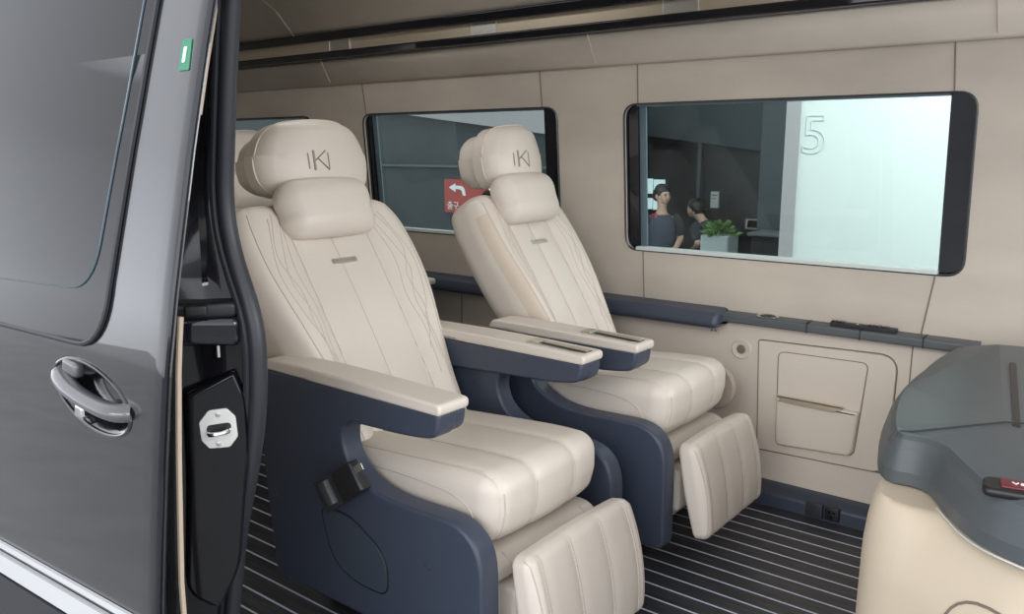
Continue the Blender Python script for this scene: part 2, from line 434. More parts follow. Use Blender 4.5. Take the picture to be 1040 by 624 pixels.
# two sloping white strips low on the door, a wider dark one below
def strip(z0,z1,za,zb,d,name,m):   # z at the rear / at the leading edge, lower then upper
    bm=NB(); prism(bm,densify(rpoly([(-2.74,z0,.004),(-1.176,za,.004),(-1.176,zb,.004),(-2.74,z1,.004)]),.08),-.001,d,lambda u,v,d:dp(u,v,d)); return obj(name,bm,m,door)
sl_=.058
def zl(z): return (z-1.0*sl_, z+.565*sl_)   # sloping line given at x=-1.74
for z0,z1,d,nm,m in ((.379,.390,-.007,'door_strip',M['strip_white']),(.329,.367,-.010,'door_strip',M['strip_white']),(.20,.325,-.014,'dark_strip',M['rubber'])):
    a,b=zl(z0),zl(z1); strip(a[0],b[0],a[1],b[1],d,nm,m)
# beige trim of the inner door panel, seen edge on behind the leading edge
for z0,z1 in ((.02,.892),(1.205,1.6)):
    bm=NB(); pts=[dp(-1.205,z0+(z1-z0)*i/20,.068-.024*(z0+(z1-z0)*i/20-.413)/.48) if z0<1 else dp(-1.235,z0+(z1-z0)*i/20,.052) for i in range(21)]
    tube(bm,pts,.0048 if z0<1 else .0056,8); obj('edge_trim',bm,M['beige_trim'],door)
# green sticker on the leading corner of the glass
bm=NB(); prism(bm,rpoly([(-1.219,1.268,.003),(-1.190,1.268,.003),(-1.194,1.315,.003),(-1.221,1.315,.003)]),0,-.0015,dwl); st=obj('sticker',bm,M['green'],door); st['label']='small green sticker'
bm=NB()
prism(bm,rpoly([(-1.212,1.280,.002),(-1.204,1.280,.002),(-1.204,1.304,.002),(-1.212,1.304,.002)]),-.0015,-.002,dwl); obj('sticker_mark',bm,M['white'],st)

# ---------------------------------------------------------------- body pillar with striker and roller, rubber seal
SL=[(-.05,-1.40),(.1,-1.375),(.27,-1.335),(.45,-1.293),(.60,-1.238),(.69,-1.212),(.775,-1.201),(.856,-1.200),(.89,-1.214),(.94,-1.240),(.988,-1.262),(1.063,-1.273),(1.153,-1.259),(1.294,-1.235),(1.385,-1.216),(1.60,-1.17)]
zz=[.0+.02*i for i in range(80)]
def sx(z): return sum(interp(SL,z+k*.02) for k in (-2,-1,0,1,2))/5
bm=NB(); rows=[]
for z in zz:
    y0=interp(DY,z)+.09
    rows.append([bm.verts.new(p) for p in ((sx(z)-.02,.845,z),(sx(z)-.025,.825,z),(sx(z)-.045,.803,z),(sx(z)-.055,.790,z),(-1.285-max(0,.4-z)*.3,max(.775,y0),z),(-1.305-max(0,.4-z)*.3,max(.74,y0-.01),z),(-1.32-max(0,.4-z)*.3,y0-.03,z))])
for a,b in zip(rows,rows[1:]):
    for i in range(6): bm.faces.new((a[i],a[i+1],b[i+1],b[i]))
pil=obj('trim_5',bm,M['pillar'],kind='structure'); pil.modifiers.new('t','SOLIDIFY').thickness=.004
seal=[(sx(z),.822,z) for z in zz]
bm=NB(); tube(bm,seal,.0155,12,flat=.9); tube(bm,[(x-.016,y-.012,z) for x,y,z in seal],.007,8)
sl=obj('door_seal',bm,M['rubber']); tag(sl,'thick black rubber weather seal curving down the edge of the door opening','door seal')
# pressed panel on the pillar carrying the striker
PN=Vector((.80,-.60,0)).normalized(); PU=Vector((.60,.80,0)).normalized()
PM=frame((-1.252,.772,.68),PU,(0,0,1))
def pm(u,v,d): return tuple(PM@Vector((u,v,d)))
bm=NB(); prism(bm,rpoly([(.030,.098,.006),(-.052,.062,.01),(-.056,-.10,.03),(-.075,-.30,.03),(-.02,-.34,.02),(.02,-.26,.03),(.045,-.05,.03),(.046,.05,.02)]),-.012,.010,pm,.008)
pp=obj('pressed_panel',bm,M['pillar'],pil); 
t=thing('striker_plate',tuple(PM@Vector((0,0,.01))),'small eight-sided zinc striker plate with a loop on the black door pillar','latch plate')
bm=NB(); prism(bm,rpoly([(-.030,-.018,.004),(-.018,-.034,.004),(.016,-.034,.004),(.030,-.016,.004),(.028,.020,.004),(.014,.036,.004),(-.016,.034,.004),(-.032,.014,.004)]),.010,.0145,pm,.0015); obj('plate',bm,M['white_metal'],t)
bm=NB(); prism(bm,rpoly([(-.020,-.009,.008),(.020,-.006,.008),(.020,.011,.008),(-.020,.008,.008)]),.0142,.0155,pm); obj('slot',bm,M['black'],t)
bm=NB(); tube(bm,catmull([pm(-.016,-.004,.012),pm(-.014,-.005,.027),pm(0,-.004,.030),pm(.014,-.002,.027),pm(.016,-.001,.012)],4),.0042,8); obj('loop',bm,M['chrome'],t)
for u,v in ((0,.026),(-.002,-.026)):
    bm=NB(); disc(bm,pm(u,v,.0142),PN,[(.004,0),(.004,.002),(.0,.003)],12); obj('rivet',bm,M['silver'],t)
t=thing('door_roller',(-1.26,.77,.84),'black door roller housing on the pillar above the striker plate','door roller')
bm=NB(); rbox(bm,(.066,.034,.026),.014,(4,3,3),4,lambda x,y,z:(-1.274+x*.6+y*.8,.762+x*.8-y*.6,.852+z-.05*x)); obj('housing',bm,M['gloss'],t)
bm=NB(); rbox(bm,(.060,.028,.013),.008,(4,3,2),3,lambda x,y,z:(-1.270+x*.6+y*.8,.760+x*.8-y*.6,.887+z)); obj('cover',bm,M['black'],t)
bm=NB(); rbox(bm,(.018,.010,.009),.004,(3,3,2),3,lambda x,y,z:(-1.250+x*.6+y*.8,.742+x*.8-y*.6,.889+z)); obj('clip',bm,M['black'],t)
for px_,py_,pr_,pz_ in ((-1.262,.785,.006,.800),(-1.252,.797,.005,.806)):
    bm=NB(); tube(bm,[(px_,py_,.845),(px_,py_,pz_)],pr_,10); obj('bolt',bm,M['chrome'],t)

# ---------------------------------------------------------------- captain seats
def merge_into(o,bm2,m):
    """seams are part of the cover: they join its mesh"""
    bm=NB(); bm.from_mesh(o.data); n=len(o.data.materials); o.data.materials.append(m)
    me=D.meshes.new('tmp'); bmesh.ops.recalc_face_normals(bm2,faces=bm2.faces)
    for f in bm2.faces: f.material_index=n; f.smooth=True
    bm2.to_mesh(me); bm2.free(); bm.from_mesh(me); D.meshes.remove(me)
    bm.to_mesh(o.data); bm.free(); o.data.update()
def bvh(o):
    dg=None; me=o.data
    return BVHTree.FromPolygons([v.co[:] for v in me.vertices],[p.vertices[:] for p in me.polygons])
def stitch(bm,tree,pts,dirn,r=.0018,lift=.0002,back=.3,n=8):
    dirn=Vector(dirn).normalized(); out=[]
    for p in (catmull(pts,n) if len(pts)>2 else [Vector(pts[0]).lerp(Vector(pts[1]),i/24) for i in range(25)]):
        h=tree.ray_cast(p-dirn*back,dirn)
        if h[0] is not None: out.append(h[0]-dirn*lift)
        elif len(out)>1: break
    if len(out)>1: tube(bm,out,r,5)
def make_seat(x0,yc,lab,group,slot_sides,near_buckle,bx=0,cz=0,fx=0,ax=0,lw=1,rx=-.262,ws=1,far_arm=True):
    S=thing('captain_seat',(x0,yc,0),lab,'seat',group); L=M['leather']
    # --- pedestal
    bm=NB(); rbox(bm,(.24,.20,.05),.02,(3,3,1),2,lambda x,y,z:(x+.06,y,z+.05)); obj('pedestal',bm,M['black'],S,True)
    # --- navy side shells with armrests
    for s in ((-1,1) if far_arm else (-1,)):
        fx0=fx; fx=fx-(.05 if s>0 else (.015 if far_arm else 0))
        rear=[(-.28,.40,.1),(-.262,.628,.035)] if rx<-.2 else [(-.28,.40,.08),(-.26,.50,.04),(rx,.515,.03),(rx,.628,.05)]
        po=rpoly(rear+[(.331+ax,.628,.016),(.324+ax,.570,.030),(.24+ax,.558,.05),(.040,.552,.035),(.026,.50,.05),(.055,.44+cz*.5,.06),(.15,.398+cz*.6,.09),(.455+fx,.406+cz*.6,.115),(.457+fx,.09,.03),(-.245,.09,.03)],8)
        bm=NB(); prism(bm,po,-.030,.028,lambda u,v,d:(u,s*(.275-d),v),.009,4)
        ar=rpoly([(rx+.004,.625,.03),(.329+ax,.625,.016),(.322+ax,.572,.030),(.24+ax,.560,.05),(.06,.553,.05),(rx+.004,.54,.035)],6)
        prism(bm,ar,-.010,.058,lambda u,v,d:(u,s*(.275-d) ,v),.009,4)
        fx=fx0; sh=obj('side_shell',bm,M['navy'],S,True)
        # pad
        ap=rpoly([(rx-.002,.625,.012),(-.08,.624,.1),(.334+ax,.620,.012),(.335+ax,.645,.013),(.0,.654,.2),(rx+.012,.652,.02)],8)
        bm=NB()
        def padm(u,v,d):
            t=(u-ax+.265)/.6; e=max(0,(t-.88)/.12); 
            c=.013; dd=c+(d-c)*(.93 if t<.3 else 1)
            return (u,s*(.275-dd),v)
        prism(bm,[p for p in densify(ap,.03)],-.0325,.060,padm,.007,4)
        pad=obj('arm_pad',bm,L,sh,True)
        if s in slot_sides:
            bm=NB(); T=frame((.232+ax,s*.260,.6455),(1,0,-.045),(0,1,0))
            tm=lambda u,v,d:tuple(T@Vector((u,v,d)))
            prism(bm,rpoly([(-.095,-.026,.008),(.095,-.026,.008),(.095,.026,.008),(-.095,.026,.008)]),-.002,.0035,tm,.0015); tr=obj('control_tray',bm,M['silver'],pad,True)
            bm=NB(); prism(bm,rpoly([(-.055,-.018,.004),(.088,-.018,.004),(.088,.018,.004),(-.055,.018,.004)]),.003,.0042,tm); obj('tray_recess',bm,M['black'],tr,True)
            bm=NB(); prism(bm,rpoly([(-.052,-.004,.003),(.084,-.004,.003),(.084,.014,.003),(-.052,.014,.003)]),.004,.0062,tm,.001)
            prism(bm,rpoly([(-.088,-.020,.004),(-.062,-.020,.004),(-.062,.020,.004),(-.088,.020,.004)]),.003,.0055,tm,.001); obj('control_lid',bm,M['gold'],tr,True)
        # screw caps on the outer and inner faces
        for (u,v) in ((.292+fx,.285+cz*1.8),(-.235,.309),(-.20,.09)):
            bm=NB(); disc(bm,(u,s*.305,v),(0,s,0),[(.010,-.002),(.010,.0018),(.0075,.0024),(.0075,.0008),(0,.0008)],16); obj('screw_cap',bm,M['navy'],sh,True)
        bm=NB(); disc(bm,(-.048,s*.247,.505),(0,-s,0),[(.010,-.004),(.010,.0018),(.0075,.0024),(.0075,.0008),(0,.0008)],16); obj('screw_cap',bm,M['navy'],sh,True)
        # oval cover low on the outer face
        oc=rpoly([(-.055,.325,.03),(.045,.328,.04),(.165,.265,.05),(.165,.172,.03),(.055,.170,.05),(-.02,.205,.05)],8)
        bm=NB(); prism(bm,oc,0,.003,lambda u,v,d:(u,s*(.3045+d),v+cz),.0012); cv=obj('side_cover',bm,M['cover'],sh,True)
        bm=NB(); tube(bm,[(p.x,s*.3055,p.y+cz) for p in inset(oc,-.002)],.0022,6,closed=True); obj('cover_gap',bm,M['black'],cv,True)
    if not far_arm:
        bm=NB(); disc(bm,(.345,.235,.405),(0,1,0),[(.070,0),(.076,.006),(.076,.018),(.070,.022)],36); obj('arm_pivot',bm,M['pivot'],S,True)
    # --- seat cushion
    def chan(y,edges,amp):
        for a,b in zip(edges,edges[1:]):
            if a<=y<=b:
                t=abs((y-a)/(b-a)*2-1); return amp*(1-t**4)
        return 0
    yo=-.022
    CE=[-.215,-.178,-.075,.075,.178,.215]
    def cf(x,y,z):
        yy=y*(1-.05*max(0,x/.28)**3)
        h=chan(yy,CE,.0055)
        up=max(0,min(1,(z+.02)/.07)); fr=max(0,min(1,(x-.18)/.08))
        Z=z+h*up+.006*math.cos(yy/.215*PI/2)*up
        X=x+h*fr*.8+ .018*math.cos(yy/.215*PI/2)*fr
        Z+=.068*(x+.1)-.006*max(0,(x-.12)/.15)**2*up
        X-=.02*max(0,-z/.08)*fr
        return (X+.135+fx,yy+yo,Z+.372+cz)
    bm=NB(); rbox(bm,(.270,.212,.082),(.052,.045,.046),(16,44,6),8,cf); cu=obj('seat_cushion',bm,L,S,True)
    T=bvh(cu); bm=NB()
    for y in CE[1:-1]:
        stitch(bm,T,[(-.1,y+yo,.6),(.1,y+yo,.6),(.2,y+yo,.6),(.30,y*.985+yo,.6),(.36,y*.97+yo,.6)],(0,0,-1),.0016,back=0)
        stitch(bm,T,[(.9,y*.968+yo,.440+cz),(.9,y*.96+yo,.40+cz),(.9,y*.95+yo,.325+cz)],(-1,0,0),.0016,back=0)
    for sy in (-1,1):
        stitch(bm,T,[(-.1,sy*.9,.425+cz),(.2,sy*.9,.430+cz),(.33,sy*.9,.41+cz),(.365,sy*.9,.34+cz)],(0,-sy,0),.0018,back=0)
    merge_into(cu,bm,M['thread'])
    # --- roll and panel under the cushion
    bm=NB(); rbox(bm,(.06,.206,.034),(.05,.02,.032),(3,10,2),5,lambda x,y,z:(x+.350+fx,y+yo,z+.262+cz)); ro=obj('front_roll',bm,L,S,True)
    T=bvh(ro); bm=NB()
    for y in (-.15,.15): stitch(bm,T,[(.9,y+yo,.292+cz),(.9,y+yo,.26+cz),(.9,y+yo,.23+cz)],(-1,0,0),.0016,back=0)
    merge_into(ro,bm,M['thread'])
    bm=NB(); rbox(bm,(.05,.206,.085),(.02,.02,.015),(3,8,4),3,lambda x,y,z:(x+.345+fx,y+yo,z+.145+cz)); obj('front_panel',bm,L,S,True)
    # --- leg rest
    A=Vector((.468+fx,0,.325+cz)); B=Vector((.520+fx,0,.050+cz*1.3)); ax_=(A-B).normalized(); nn=Vector((ax_.z,0,-ax_.x)); mid=(A+B)/2; hl=(A-B).length/2
    def lf(x,y,z):
        t=z/hl
        fr=max(0,x/.022)
        d=x+fr*(.014*(1-t*t)+chan(y,[-.212,-.172,-.06,.06,.172,.212],.0035))
        if x<0: d=x*(1.0-.35*max(0,-t))
        p=mid+ax_*(z+.006*math.cos(y/.212*PI/2)*max(0,t))+nn*d
        return (p.x,y*lw*(1-.03*t*t)+yo-.21*(1-lw),p.z)
    bm=NB(); rbox(bm,(.026,.211,hl),(.018,.028,.022),(2,36,14),5,lf); lg=obj('leg_rest',bm,L,S,True)
    T=bvh(lg); bm=NB()
    for y in (-.172,-.06,.06,.172):
        stitch(bm,T,[tuple(mid+ax_*hl*t+nn*.4+Vector((0,y*lw*(1-.03*t*t)+yo-.21*(1-lw),0))) for t in (.97,.5,0,-.5,-.95)],-nn,.0016,back=0)
    for sy in (-1,1): stitch(bm,T,[tuple(mid+ax_*hl*t+nn*.4+Vector((0,sy*.198*lw+yo-.21*(1-lw),0))) for t in (.95,.4,-.4,-.95)],-nn,.0016,back=0)
    merge_into(lg,bm,M['thread'])
    bm=NB(); rbox(bm,(.05,.17,.06),.015,(2,6,2),2,lambda x,y,z:(x+.39+fx,y+yo,z+.17+cz)); obj('leg_rest_hinge',bm,L,S,True)
    # --- backrest
    Bb=Vector((-.045+bx,0,.400)); Tt=Vector((-.425+bx,0,1.005)); ad=(Tt-Bb).normalized(); fn=Vector((ad.z,0,-ad.x)); hl2=(Tt-Bb).length/2+.02; mb=(Bb+Tt)/2
    HW=[(-1,.210),(-.6,.215),(-.2,.248),(.2,.288),(.5,.298),(.8,.290),(1,.258)]
    def halfw(t): return sum(interp(HW,t+k*.12) for k in (-1,0,1))/3*ws
    UB=.128*ws
    def bf(x,y,z):
        t=max(-1,min(1,z/hl2)); u=y/.262
        w=halfw(t); Y=u*w
        f=max(0,min(1,(x+.03)/.08))
        ub=UB/w
        bol=.045*max(0,(abs(u)-ub)/(1-ub))*(1-.5*max(0,t))*(1 if abs(u)<.82 else max(0,1-((abs(u)-.82)/.18)**2*.9))
        ch=chan(u,[-ub,0,ub],.006)+chan(abs(u),[ub,.84],.010)
        d=x-.055+f*(bol+ch+.012*(1-t*t)-.03*max(0,t-.75)) 
        if x<0: d-=.02*(1-u*u)
        z2=z-.022*max(0,t)**6*abs(u)**2
        p=mb+ad*z2+fn*d
        return (p.x,Y,p.z)
    def bmi(c):
        v=(c-mb); t=v.dot(ad)/hl2; u=abs(c.y)/halfw(max(-1,min(1,t)))
        return 1 if (ws<1 and .86<u<.975 and v.dot(fn)>-.03 and t<.75) else 0
    bm=NB(); rbox(bm,(.062,.262,hl2),(.045,.045,.05),(2,60,30),6,bf,bmi); bk=obj('backrest',bm,[L,M['leather_dark']],S,True)
    T=bvh(bk); bm=NB()
    def bp(u,t): return tuple(mb+ad*(hl2*t)+fn*.4+Vector((0,u*halfw(t),0)))
    def bq(y,t): return tuple(mb+ad*(hl2*t)+fn*.4+Vector((0,y,0)))
    for y in (-UB,0,UB): stitch(bm,T,[bq(y,t) for t in (-.95,-.5,0,.5,.92)],-fn,.0017,back=0)
    for s in (-1,1):
        stitch(bm,T,[bp(s*.85,t) for t in (-.9,-.5,0,.4,.7,.85)],-fn,.0019,back=0)
        for tab in (((.50,.86),(.62,.55),(.70,.30),(.64,.05),(.74,-.25),(.80,-.6)),((.60,.84),(.72,.50),(.64,.22),(.72,-.05),(.66,-.35)),((.66,.80),(.78,.40),(.76,.05),(.70,-.15),(.76,-.45)),((.52,.74),(.58,.40),(.56,.10),(.66,-.2),(.70,-.55))):
            stitch(bm,T,[bp(s*a,b) for a,b in tab],-fn,.0011,back=0)
    merge_into(bk,bm,M['thread'])
    # badge
    t=.44; hb_=T.ray_cast(Vector(bp(-.0,t)),-fn)[0]; BM=frame(hb_+fn*.006+Vector((0,.004,0)),(0,1,0),ad)
    bmm=lambda u,v,d:tuple(BM@Vector((u,v,d)))
    bm=NB(); prism(bm,rpoly([(-.042,-.007,.003),(.042,-.007,.003),(.042,.007,.003),(-.042,.007,.003)]),-.004,.004,bmm,.0015); bd=obj('badge',bm,M['silver'],bk,True)
    bm=NB(); prism(bm,rpoly([(-.036,-.0042),(.036,-.0042),(.036,.0042),(-.036,.0042)]),.0036,.0043,bmm); obj('badge_field',bm,M['gold'],bd,True)
    bm=NB()
    for k in range(9): box_u=-.030+.0075*k; prism(bm,rpoly([(box_u-.0024,-.0022),(box_u+.0024,-.0022),(box_u+.0024,.0022),(box_u-.0024,.0022)]),.0042,.0048,bmm)
    bdl=obj('badge_lettering',bm,M['logo'],bd,True); bdl['kind']='stuff'
    # --- headrest
    hc=Vector((-.462+bx*1.12,0,1.118)); ha=Vector((-.16,0,.987)).normalized(); hn=Vector((ha.z,0,-ha.x))
    hs_w=1 if ws==1 else .74
    def mk(hx,hy,hzz,ra,wf,off,name,seg=(3,24,10)):
        def f(x,y,z):
            t=z/hzz; k=(1.03-.22*(t+.22)**2)*hs_w
            u=y/hy; d=x+(.018*(1-u*u)*(1-t*t*.4) if x>0 else 0)-.040*abs(u)**2.2*(1 if x>-.02 else .6)
            z2=z-(.006*u*u if t>0 else -.016*u*u)
            p=hc+ha*z2+hn*(d+off); return (p.x,y*k+(.038 if ws==1 else .034),p.z)
        bm=NB(); rbox(bm,(hx,hy,hzz),ra,seg,6,f); return obj(name,bm,L,S,True),f
    hs,_=mk(.040,.166,.092,(.035,.042,.042),.40,-.066,'headrest_back')
    hd,hf=mk(.050,.186,.106,(.038,.036,.036),.40,.010,'headrest')
    bm=NB(); pip=[]
    for p in densify(rrect(-.1856,.1856,-.1056,.1056,.050),.012): pip.append(hf(.022,p.x,p.y))
    tube(bm,pip,.0026,6,closed=True); pip_bm=bm
    # emblem stitched on the headrest
    T2=bvh(hd); e0=hc-ha*.008
    def emb(u,v):
        h=T2.ray_cast(e0+Vector((0,u,0))+ha*v+hn*.3,-hn); return h[0]+hn*.0006
    bm=NB(); k=.0265
    for a,b,w in (((-1.05,.75),(-1.05,-.85),.0026),((-.50,1.0),(-.50,-1.0),.0042),((-.45,-.05),(.72,.95),.0034),((-.10,.15),(.95,-1.0),.0036),((.98,.75),(.98,-.95),.0026)):
        tube(bm,[emb((a[0]+(b[0]-a[0])*i/6)*k*1.15,(a[1]+(b[1]-a[1])*i/6)*k) for i in range(7)],w,6,flat=.5)
    em=obj('emblem',bm,M['logo'],hd,True); merge_into(hd,pip_bm,M['piping'])
    bm=NB()
    for y in (-.07,.07):
        bm=NB(); tube(bm,[hc+ha*-.05+hn*-.02+Vector((0,y,0)),hc+ha*-.20+hn*-.02+Vector((0,y,0))],.008,10); obj('headrest_post',bm,M['chrome'],S,True)
    bm=NB(); rbox(bm,(.025,.09,.02),.012,(2,6,2),3,lambda x,y,z:tuple(hc+ha*(z-.118)+hn*(x-.02)+Vector((0,y,0)))); obj('post_cover',bm,M['black'],S,True)
    # --- neck pillow
    pc_=Vector((-.352+bx*1.05,.044 if ws==1 else .020,.997)); pa=Vector((-.35,0,.937)).normalized(); pn=Vector((pa.z,0,-pa.x))
    def pf(x,y,z):
        u=abs(y)/.154; k=1-.10*u**3; pinch=.006*math.exp(-((z+.012)/.018)**2)*max(0,(u-.55)/.45)
        zz_=z*k*(1+.0*u); p=pc_+pa*zz_+pn*(x*(1-.25*u**3)-.02*u*u)
        return (p.x,(y-math.copysign(pinch*1.2,y)),p.z)
    bm=NB(); rbox(bm,(.052,.154 if ws==1 else .142,.082),(.048,.046,.056),(2,16,4),8,pf); pw=obj('neck_pillow',bm,L,S,True)
    # --- belt buckle
    if near_buckle:
        QM=frame((.055,-.322,.412),Vector((.80,.10,.56)),Vector((-.62,-.02,.78)))
        q=lambda u,v,d:tuple(QM@Vector((u,v,d)))
        bm=NB(); rbox(bm,(.036,.036,.016),.006,(2,2,2),2,lambda x,y,z:q(x+.030,y,z+.010)); bu=obj('belt_buckle',bm,M['black'],S,True)
        bm=NB(); prism(bm,rpoly([(-.072,-.036,.004),(-.004,-.036,.004),(-.004,.036,.004),(-.072,.036,.004)]),-.008,.022,q,.003); obj('buckle_frame',bm,M['rubber'],bu,True)
        bm=NB(); tube(bm,[q(-.038,-.028,.016),q(-.038,.028,.016)],.021,16); obj('belt_roll',bm,M['webbing'],bu,True)
        bm=NB(); prism(bm,rpoly([(.045,.004,.003),(.090,.004,.004),(.090,.022,.004),(.045,.022,.003)]),.014,.018,q,.0008); obj('belt_tongue',bm,M['chrome'],bu,True)
    else:
        bm=NB(); rbox(bm,(.035,.012,.018),.006,(2,2,2),3,lambda x,y,z:(x+.10,y-.205,z+.505+.3*x)); bu=obj('belt_buckle',bm,M['black'],S,True)
        bm=NB(); tube(bm,catmull([(.07,-.205,.49),(-.0,-.21,.46),(-.06,-.215,.44)],5),.011,8,flat=.35); obj('belt_stalk',bm,M['black'],bu,True)
    return S
G_='cream leather and navy captain seats'
seat1=make_seat(-1.445,1.48,'cream captain seat nearest the open door, with the black belt buckle on its navy shell',G_,(1,),True)
seat2=make_seat(-1.445,2.190,'cream captain seat against the far wall, beyond the one with the belt buckle',G_,(-1,),False,bx=.13,cz=.045,fx=.015,ax=.045,rx=-.135,lw=.92,ws=.78,far_arm=False)
seat3=make_seat(-2.62,2.10,'cream rear row seat, only a sliver showing behind the near headrest',G_,(),False,bx=-.05)

# ---------------------------------------------------------------- ledge along the far wall and the fittings on the lower wall
ld=thing('side_ledge',(-2,2.43,.58),'dark navy padded ledge running along the far wall under the windows','ledge')
bm=NB(); prism(bm,rpoly([(2.372,.580,.018),(2.385,.624,.016),(2.475,.630,.004),(2.475,.572,.004),(2.395,.567,.016)],5),-3.75,-.895,YZ,.016,4,0)
obj('padded_rest',bm,M['navy'],ld)
bm=NB(); prism(bm,rpoly([(2.425,.590,.006),(2.425,.618,.008),(2.475,.622),(2.475,.590)],5),-.93,-.165,YZ); lt=obj('ledge_top',bm,M['navy_soft'],ld)
for x in (-.625,-.47,-.30):
    bm=NB(); box(bm,(x-.0015,2.4235,.589),(x+.0015,2.472,.6225)); obj('ledge_gap',bm,M['black'],lt)
bm=NB(); disc(bm,(-.755,2.448,.617),(0,-.08,1),[(.026,0),(.034,.004),(.036,.006),(.033,.0075),(.028,.006),(.026,.0035),(0,.003)],28)
for v in bm.verts: v.co.y=2.448+(v.co.y-2.448)*.60
cup=obj('cup_holder',bm,[M['chrome']],ld)
bm=NB(); disc(bm,(-.755,2.448,.6205),(0,-.08,1),[(.027,0),(.027,.0012),(0,.0014)],28)
for v in bm.verts: v.co.y=2.448+(v.co.y-2.448)*.60
obj('cup_well',bm,M['black'],cup)
bm=NB(); prism(bm,rpoly([(-.560,2.432,.004),(-.375,2.432,.004),(-.375,2.462,.004),(-.560,2.462,.004)]),.617,.632,XY,.003); sp=obj('switch_panel',bm,M['black'],ld)
bm=NB(); box(bm,(-.485,2.438,.632),(-.480,2.443,.6335)); obj('switch_light',bm,M['white'],sp)
for x in (-.55,-.53,-.445,-.425,-.405):
    bm=NB(); rbox(bm,(.008,.010,.003),.002,(1,1,1),2,lambda a,b,c:(a+x,b+2.447,c+.633)); obj('switch_button',bm,M['gloss'],sp)
# hatch with pocket
ht=thing('side_hatch',(-.57,2.46,.17),'square beige access hatch with a magazine pocket in the lower far wall','hatch')
ho=rpoly([(-.768,.165,.006),(-.372,.175,.05),(-.366,.545,.055),(-.782,.535,.008)],8)
bm=NB(); prism(bm,ho,2.462,2.472,lambda u,v,d:(u,d,v),.0,3,.004); obj('hatch_panel',bm,M['panel'],ht)
bm=NB(); tube(bm,[(p.x,2.4685,p.y) for p in inset(ho,-.002)],.0016,6,closed=True); obj('hatch_gap',bm,M['groove'],ht)
po=rpoly([(-.706,.198,.022),(-.466,.212,.022),(-.444,.512,.022),(-.714,.508,.022)],6)
bm=NB(); prism(bm,po,2.4575,2.466,XZ,.0,3,.004); pk=obj('pocket_back',bm,M['panel'],ht)
bm=NB(); tube(bm,[(p.x,2.461,p.y) for p in po],.0020,6,closed=True); obj('pocket_gap',bm,M['groove'],pk)
pf_=rpoly([(-.704,.199,.022),(-.468,.213,.022),(-.456,.358,.008),(-.709,.360,.008)],6)
bm=NB(); prism(bm,pf_,2.440,2.462,XZ,0,4,.010); pfo=obj('pocket_front',bm,M['panel'],ht)
bm=NB(); prism(bm,rpoly([(-.702,.368,.001),(-.682,.349,.003),(-.525,.347,.003),(-.498,.366,.001)]),2.434,2.448,XZ,0,2,.002); obj('pocket_trim',bm,M['gold'],pfo)
# round speaker, small marked plate, power socket
t=thing('wall_speaker',(-.843,2.468,.495),'round beige speaker grille in the far wall beside the hatch','speaker')
bm=NB(); disc(bm,(-.843,2.470,.495),(0,-1,0),[(.034,0),(.034,.003),(.030,.006),(.026,.005),(.018,.0035),(0,.0035)],32); obj('speaker_ring',bm,M['panel'],t)
M['grille']=mat('grille_brown',(.30,.25,.20),.7)
bm=NB(); disc(bm,(-.843,2.4668,.495),(0,-1,0),[(.016,0),(.015,.002),(0,.0035)],24)
gr=obj('grille',bm,M['grille'],t)
bm=NB()
for i in range(-3,4):
    for j in range(-3,4):
        if i*i+j*j<11: disc(bm,(-.843+i*.0038,2.4645,.495+j*.0038),(0,-1,0),[(.0011,-.001),(.0011,.0012),(0,.0012)],6)
obj('grille_hole',bm,M['black'],gr)['kind']='stuff'
t=thing('label_plate',(-.942,2.468,.545),'tiny beige plate with two dark marks on the wall under the ledge','plate')
bm=NB(); prism(bm,rrect(-.960,-.924,.532,.558,.004),2.466,2.471,XZ,0,2,.001); obj('plate',bm,M['panel'],t)
for a,b in (((-.952,2.4652,.543),(-.946,2.467,.548)),((-.940,2.4652,.5445),(-.932,2.467,.5475))):
    bm=NB(); box(bm,a,b); obj('mark',bm,M['black'],t)
t=thing('power_socket',(-.50,2.39,.03),'black power socket set in the navy kick board near the console','socket')
bm=NB(); rbox(bm,(.026,.008,.024),.004,(2,1,2),2,lambda x,y,z:(x-.545,y+2.392,z+.030)); obj('socket_flap',bm,M['rubber'],t)
bm=NB(); rbox(bm,(.022,.008,.022),.004,(2,1,2),2,lambda x,y,z:(x-.492,y+2.392,z+.030)); sb=obj('socket_body',bm,M['black'],t)
for x,z in ((-.499,.036),(-.486,.036),(-.492,.022)):
    bm=NB(); disc(bm,(x,2.385,z),(0,-1,0),[(.004,-.002),(.004,.001),(0,.001)],10); obj('contact',bm,M['gold'],sb)

FIT=[o for o in COL.objects if o.name.split('.')[0] in ('side_ledge','side_hatch','wall_speaker','label_plate','power_socket')]
for r_,zc,dy in [(o,{'side_ledge':.60,'side_hatch':.35,'wall_speaker':.495,'label_plate':.545,'power_socket':.03}[o.name.split('.')[0]],0) for o in FIT]:
    l=r_.location.copy()
    for o in kids(r_):
        if o.type=='MESH': o.data.transform(Matrix.Translation(l))
    dxx=-.2035+.0211*(zc-1.15); dyy=.0155 if zc>.1 else .031
    refit(kids(r_),dxx,dy=dyy)
    r_.location=(l.x*1.0273+dxx,l.y*1.0506+dyy,l.z)
    for o in kids(r_):
        if o.type=='MESH': o.data.transform(Matrix.Translation(-r_.location))

